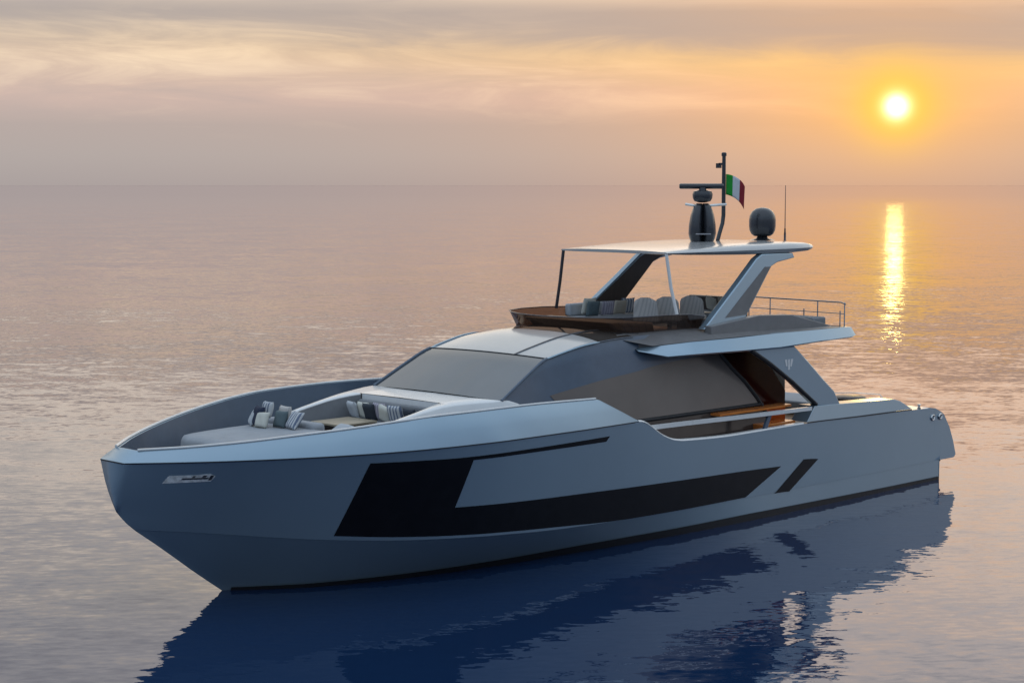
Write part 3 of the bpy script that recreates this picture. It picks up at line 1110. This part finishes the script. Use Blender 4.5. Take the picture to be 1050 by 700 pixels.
# hardtop
HTX = [(10.86, 6.71, 6.765), (10.6, 6.69, 6.785), (10.0, 6.665, 6.815), (9.0, 6.64, 6.85), (8.0, 6.62, 6.88), (7.0, 6.61, 6.895), (6.0, 6.61, 6.90), (5.3, 6.64, 6.885), (5.05, 6.68, 6.86), (4.93, 6.74, 6.80)]
rows = []
for x, zb, zt in HTX:
    yw = lin([(4.9, 1.90), (5.1, 2.02), (5.6, 2.10), (7, 2.08), (10, 1.90), (10.86, 1.80)], x)
    th = zt - zb
    r = [(x, -yw + .25, zb), (x, -yw + .05, zb + th * .12), (x, -yw, zb + th * .45), (x, -yw + .05, zb + th * .8), (x, -yw + .22, zt - .005)]
    r += [(x, yw * k, zt + .02 * (1 - k * k)) for k in (-.6, -.3, 0, .3, .6)]
    r += [(x, -y, z) for x, y, z in reversed(r[:5])]
    r += [(x, yw * k, zb) for k in (.5, 0, -.5)]
    rows.append(r)
mb = MB().grid(rows, True)
nn = len(rows[0])
mb.f.append(tuple(range(nn)))
mb.f.append(tuple(range(nn * (len(rows) - 1), nn * len(rows))))
HTOP = mb.build('hardtop', ROOFW, Y, smooth=50)
# raked legs with grey recess, one each side
LEG = [(10.02, 4.84), (9.7, 5.06), (8.4, 5.96), (7.62, 6.52), (7.37, 6.63), (6.05, 6.63), (5.98, 6.50), (6.75, 6.40), (7.03, 6.30), (7.25, 6.08), (8.15, 5.20), (8.3, 5.05), (8.2, 4.84)]
REC = [(9.15, 5.08), (8.28, 5.12), (7.95, 5.45), (7.28, 6.10), (7.05, 6.30), (7.32, 6.30), (8.2, 5.72)]
RIN = [(9.86, 4.92), (8.36, 5.92), (7.6, 6.46), (7.3, 6.57), (6.3, 6.57), (6.78, 6.43), (7.06, 6.31), (7.28, 6.08), (8.17, 5.2), (8.3, 4.92)]
for sgn in (1, -1):
    A = [(x, sgn * (2.30 - .13 * (z - 4.84)), z) for x, z in LEG]
    B = [(x, sgn * (2.10 - .13 * (z - 4.84)), z) for x, z in LEG]
    lg = MB().prism(A, B).build('hardtop_leg', PAINT, Y, smooth=30, bevel=.025)
    for o1, o2_, RP in ((2.306, 2.25, REC), (2.15, 2.094, RIN)):
        A = [(x, sgn * (o1 - .13 * (z - 4.84)), z) for x, z in RP]
        B = [(x, sgn * (o2_ - .13 * (z - 4.84)), z) for x, z in RP]
        MB().prism(A, B).build('recess_panel', GREYP if o1 > 2.2 else DARKW, lg, smooth=0)
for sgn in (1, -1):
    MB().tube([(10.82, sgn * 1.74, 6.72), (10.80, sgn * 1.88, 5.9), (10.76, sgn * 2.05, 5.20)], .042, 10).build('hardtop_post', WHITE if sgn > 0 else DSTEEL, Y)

# ---- flybridge furniture
# helm seats with rounded backs
def helm_seat(x, y, rot):
    rows = []
    for s in range(9):
        t = s / 8
        z = 4.95 + .60 * t
        wd = .34 * (1 - .12 * t) * (1 if t < .75 else math.sqrt(max(.12, 1 - ((t - .75) / .27) ** 2)))
        th = .085
        r = []
        for k in range(12):
            a = 2 * math.pi * k / 12
            r.append((-(.10 * t) + th * math.cos(a) * (1 - .3 * t), wd * (abs(math.sin(a)) ** .6) * (1 if math.sin(a) >= 0 else -1), z))
        rows.append(r)
    mb = MB().grid(rows, True)
    mb.f.append(tuple(range(12)))
    mb.f.append(tuple(range(96, 108)))
    q = Matrix.Rotation(rot, 4, 'Z')
    mv = Matrix.Translation((x, y, 0)) @ q
    mb.v = [tuple(mv @ Vector(v)) for v in mb.v]
    back_ = mb
    st = thing_part('helm_seat')
    back_.build('backrest', FINE, st, smooth=60)
    m2 = MB().box((-.02, -.27, 4.90), (.48, .27, 5.02))
    m2.v = [tuple(mv @ Vector(v)) for v in m2.v]
    m2.build('seat', FINE, st, bevel=.04, segs=3)
    m3 = MB().lathe([(.16, 0), (.16, .03), (.06, .05), (.06, .31)], (0, 0, 4.60), 14)
    m3.v = [tuple(mv @ (Vector(v) + Vector((.2, 0, 0)))) for v in m3.v]
    m3.build('pedestal', DSTEEL, st)


def thing_part(name):
    o = bpy.data.objects.new(name, None)
    COL.objects.link(o)
    o.parent = Y
    return o


for hx, hy in ((9.95, .35), (9.30, .52), (8.50, .68)):
    helm_seat(hx, hy, math.radians(205))
# starboard sofa and aft sofa
so = MB().box((8.4, -1.95, 4.60), (10.45, -1.2, 4.98)).build('flybridge_sofa', CREAM, Y, bevel=.05, segs=3)
MB().box((8.4, -2.05, 4.98), (10.45, -1.86, 5.30)).build('backrest', LGREY, so, bevel=.05, segs=3)
so = MB().box((5.9, -1.6, 4.60), (6.75, .35, 4.98)).build('flybridge_sofa', CREAM, Y, bevel=.05, segs=3)
MB().box((5.7, -1.6, 4.60), (5.9, .35, 5.36)).build('backrest', DARKW, so, bevel=.04, segs=3)
ta = MB().box((7.2, -1.0, 5.0), (8.0, .3, 5.04)).build('flybridge_table', TABLEW, Y, bevel=.015)
MB().box((7.5, -.5, 4.6), (7.7, -.2, 5.0)).build('pedestal', DARKW, ta)

# aft rail of the flybridge, two bars on stanchions
RAIL = thing_part('flybridge_rail')
MB().tube([(4.62, -.45, 5.30), (4.62, 0, 5.30), (4.62, 2.62, 5.28), (4.66, 2.80, 5.24)], .020, 8).build('top_bar', STEEL, RAIL)
MB().tube([(4.62, -.45, 5.0), (4.62, 0, 5.0), (4.62, 2.72, 4.98)], .013, 8).build('mid_bar', STEEL, RAIL)
for y in (-.45, .28, 1.42, 1.87, 2.6, 2.74):
    MB().tube([(4.62, y, 4.62), (4.62, y, 5.29 if y not in (1.42, 2.6) else 5.06)], .018, 8).build('stanchion', STEEL, RAIL)
MB().box((4.9, .9, 4.64), (5.5, 2.35, 4.90)).build('aft_bench', GREYF, Y, bevel=.05, segs=3)

# side rail amidships: flat pale beam running back into the aft bulwark
hr = [(13.3, 3.17, 2.77), (11.9, 3.17, 2.75), (9.65, 3.15, 2.70), (6.6, 3.10, 2.645)]
A = [(x, y + .045, z - .05) for x, y, z in hr]
B = [(x, y + .045, z + .045) for x, y, z in hr]
Cc = [(x, y - .06, z + .045) for x, y, z in hr]
Dd = [(x, y - .06, z - .05) for x, y, z in hr]
HRL = MB().grid([A, B, Cc, Dd, A]).pair('side_rail', WHITE, Y, smooth=0)
P = [(8.62, 2.30), (8.48, 2.30), (8.28, 2.66), (8.42, 2.66)]
MB().prism([(x, 3.13, z) for x, z in P], [(x, 3.07, z) for x, z in P]).pair('bracket', DARKP, HRL, smooth=0)

# stern deck fittings
MB().lathe([(.42, 0), (.46, .03), (.46, .14), (.40, .18)], (2.55, 1.55, 2.32), 28).build('cockpit_pouffe', DARKW, Y, smooth=40)
MB().box((1.7, -2.3, 2.08), (3.4, 2.3, 2.32)).build('stern_bench', CREAM, Y, bevel=.05, segs=3)
MB().tube([(3.6, 1.5, 2.0), (3.55, 1.5, 2.66), (2.4, 1.5, 2.58), (1.0, 1.5, 2.42), (.5, 1.5, 2.05)], .014, 8).build('stern_handrail', STEEL, Y)

# ---- mast, radar and domes on the hardtop
MAST = thing_part('radar_mast')
MB().tube([(6.62, .0, 6.92), (6.55, 0, 7.10), (6.42, 0, 7.38), (6.38, 0, 7.60), (6.38, 0, 8.4), (6.38, 0, 9.20)], [.055, .055, .055, .055, .055, .05], 10).build('pole', GRAPH, MAST)
MB().lathe([(.07, 0), (.07, .08), (.05, .10)], (6.38, 0, 9.18), 12).build('mast_light', GRAPH, MAST)
MB().box((6.34, -.15, 8.94), (6.42, 0, 9.00)).build('light_bracket', GRAPH, MAST)
MB().box((6.33, -.22, 8.86), (6.45, -.12, 8.99)).build('steaming_light', GRAPH, MAST)
# twin-finned radar tower
tw = []
cx, cy = 7.28, 0.0
for ang in (0, 1):
    pass
prof = [(.30, 6.90), (.34, 7.02), (.36, 7.12), (.35, 7.35), (.31, 7.6), (.24, 7.82), (.17, 7.92)]
mb = MB()
for sgn in (1, -1):
    rows = []
    for r, z in prof:
        c_ = sgn * r * .52
        row = []
        for k in range(14):
            a = 2 * math.pi * k / 14
            u = c_ + r * .50 * math.cos(a)
            v = r * .85 * math.sin(a)
            p = Vector((cx, cy, z)) + RIGHT * u - FH * v
            row.append(tuple(p))
        rows.append(row)
    mb.grid(rows, True)
    k0 = len(mb.v)
    mb.f.append(tuple(range(k0 - 14, k0)))
mb.box((cx - .05, cy - .05, 6.9), (cx + .05, cy + .05, 7.9))
TW = mb.build('radar_tower', GRAPH, MAST, smooth=60)
MB().lathe([(.36, 0), (.36, .03), (.30, .035)], (cx, cy, 7.10), 28).build('collar', STEEL, TW)
MB().tube([Vector((cx, cy, 7.90)) - RIGHT * .46, Vector((cx, cy, 7.86)) - RIGHT * .2, Vector((cx, cy, 7.86)) + RIGHT * .2, Vector((cx, cy, 7.90)) + RIGHT * .64], .035, 8).build('spreader', STEEL, TW)
RD = MB().lathe([(.10, 0), (.22, .04), (.26, .12), (.27, .22), (.24, .30), (.10, .34), (.09, .40)], (cx, cy, 7.94), 26).build('radar_drive', GRAPH, MAST, smooth=50)
a_, b_ = Vector((cx, cy, 8.375)) - RIGHT * .62, Vector((cx, cy, 8.375)) + RIGHT * .56
MB().tube([a_, a_ + RIGHT * .03, b_ - RIGHT * .03, b_], [.05, .072, .072, .05], 12).build('radar_bar', GRAPH, MAST)
# satellite dome
DO = MB().lathe([(.22, .02), (.30, .08), (.35, .18), (.365, .30), (.365, .46), (.35, .58), (.29, .69), (.19, .77), (.07, .80), (.01, .805)], (4.98, .25, 6.99), 32).build('satellite_dome', GRAPH, Y, smooth=60)
MB().lathe([(.36, 0), (.30, .02), (.17, .05), (.13, .11)], (4.98, .25, 6.90), 26).build('base', GRAPH, DO)
# whip aerial
WA = MB().tube([(4.62, .75, 6.98), (4.62, .75, 8.40)], [.014, .008], 8).build('whip_aerial', DSTEEL, Y)
MB().lathe([(.05, 0), (.03, .03), (.03, .2), (.022, .26), (.022, .34)], (4.62, .75, 6.88), 12).build('base', DSTEEL, WA)

# ------------------------------------------------------------------ flag
GRN = mat('flag_green', (.012, .30, .03), rough=.8)
FWH = mat('flag_white', (.62, .63, .66), rough=.8)
FRD = mat('flag_red', (.26, .018, .030), rough=.8)
fl, fm = [], []
nx, nz = 24, 10
for i in range(nx + 1):
    s = i / nx
    col_ = []
    for j in range(nz + 1):
        t = j / nz
        u = .06 + .50 * math.sin(s * 1.15) / math.sin(1.15) * (1 - .04 * t)
        dz_ = -.34 * s ** 1.7
        hgt = .55 + .06 * s
        off = .05 * math.sin(s * 7.0 + t * 1.2) * s
        p = Vector((6.38, 0, 8.70 + dz_ - hgt * t)) + RIGHT * u + FH * (off - .12 * s)
        col_.append(tuple(p))
    fl.append(col_)
mbf = MB().grid(fl)
for i in range(nx):
    for j in range(nz):
        fm.append(0 if i < nx * .29 else (1 if i < nx * .62 else 2))
FL = obj('ensign_flag', mbf.v, mbf.f, GRN, None, mats=[GRN, FWH, FRD], fmat=fm)
so_ = FL.modifiers.new('thickness', 'SOLIDIFY')
so_.thickness = .006
tag(FL, 'green white and red tricolour flag flying from the mast', 'flag')


# ------------------------------------------------------------------ throw pillows
def pillow(material, label, x, y, z, rot, tilt, size=.42, h=None, th=.15, group='throw pillows', roll=0.0):
    h = h or size
    n = 12
    mb = MB()
    for sg in (1, -1):
        rows = []
        for i in range(n + 1):
            row = []
            for j in range(n + 1):
                u, v = -1 + 2 * i / n, -1 + 2 * j / n
                pin = 1 - .07 * (1 - u * u) * abs(v) ** 3
                pin2 = 1 - .07 * (1 - v * v) * abs(u) ** 3
                t = ((1 - u ** 4) * (1 - v ** 4)) ** .5
                wr = .006 * math.sin(5 * u + 3 * v + x * 7)
                row.append((u * size / 2 * pin2, sg * (th / 2 * t + wr * t), v * h / 2 * pin + h / 2))
            rows.append(row)
        mb.grid(rows)
    o = mb.build('throw_pillow', material, None, smooth=70)
    o.location = (x, y, z)
    o.rotation_euler = (tilt, roll, rot)
    tag(o, label, 'pillow', group)
    return o


R = math.radians
g1 = 'throw pillows on the bow sunpad'
fz = 3.19
pillow(LGREY, 'pale grey pillow lying furthest to the left on the bow sunpad', 21.32, -1.22, fz, R(60), R(-28), .40, group=g1)
pillow(NAVY, 'dark navy pillow standing among the pale ones on the bow sunpad', 21.36, -.98, fz, R(75), R(-18), .46, group=g1)
pillow(STRIPE, 'small navy striped pillow perched above the dark one on the bow sunpad', 21.08, -.96, fz + .17, R(85), R(-14), .36, group=g1)
pillow(IVORY, 'small ivory pillow in front of the dark one on the bow sunpad', 21.42, -.72, fz, R(95), R(-20), .36, group=g1)
pillow(STRIPE, 'large navy striped pillow nearest the rail on the bow sunpad', 21.10, -.12, fz, R(78), R(-35), .50, .44, group=g1)
pillow(TEAL, 'slate green pillow behind the large striped one on the bow sunpad', 21.12, -.46, fz, R(92), R(-18), .38, group=g1)
pillow(LGREY, 'pale grey pillow lying flat on the bench end beside the bow table', 20.30, .35, 3.0, R(80), R(-62), .52, .46, group=g1)
pillow(FINE, 'finely striped pillow leaning behind the slate green one on the bow sunpad', 20.86, -.66, fz, R(84), R(-12), .44, group=g1)
g2 = 'throw pillows along the bow lounge sofa'
sz = 3.11
pillow(LGREY, 'pale grey pillow in the far corner of the bow lounge sofa', 18.42, -1.10, sz, R(75), R(18), .40, group=g2)
pillow(IVORY, 'ivory pillow half behind the charcoal one on the bow lounge sofa', 18.36, -.80, sz, R(88), R(14), .40, group=g2)
pillow(CHAR, 'charcoal pillow midway along the bow lounge sofa', 18.42, -.52, sz, R(90), R(18), .40, group=g2)
pillow(IVORY, 'ivory pillow tipped sideways beside the striped one on the bow lounge sofa', 18.45, -.02, sz, R(92), R(16), .40, roll=.25, group=g2)
pillow(STRIPE, 'navy striped pillow leaning on the bow lounge sofa', 18.44, .38, sz, R(96), R(18), .44, group=g2)
pillow(CHAR, 'charcoal pillow at the near end of the bow lounge sofa', 18.38, .80, sz, R(92), R(16), .38, group=g2)
pillow(LILAC, 'lilac striped pillow between the charcoal and ivory ones on the bow lounge sofa', 18.36, -.26, sz, R(90), R(12), .42, group=g2)
g3 = 'throw pillows on the flybridge seats'
pillow(TEAL, 'slate green pillow on the flybridge sofa below the far hardtop leg', 10.15, -1.35, 4.99, R(-10), R(-14), .42, group=g3)
pillow(IVORY, 'large ivory pillow behind the slate green one on the flybridge sofa', 10.05, -1.62, 5.02, R(0), R(-16), .46, group=g3)
pillow(LILAC, 'lilac striped pillow midway along the flybridge sofa', 9.62, -1.30, 4.99, R(-14), R(-14), .40, group=g3)
pillow(SAND, 'sand coloured pillow on the flybridge sofa beside the helm seats', 9.12, -1.32, 4.99, R(-8), R(-14), .40, group=g3)
pillow(STRIPE, 'navy striped pillow on the flybridge sofa behind the helm seats', 8.75, -1.40, 4.99, R(-12), R(-14), .44, group=g3)
pillow(IVORY, 'ivory pillow left of the pair on the dark aft flybridge sofa', 6.15, -.55, 4.99, R(80), R(16), .40, group=g3, roll=.2)
pillow(SAND, 'sand coloured pillow right of the pair on the dark aft flybridge sofa', 6.12, -.10, 4.99, R(84), R(16), .40, group=g3)
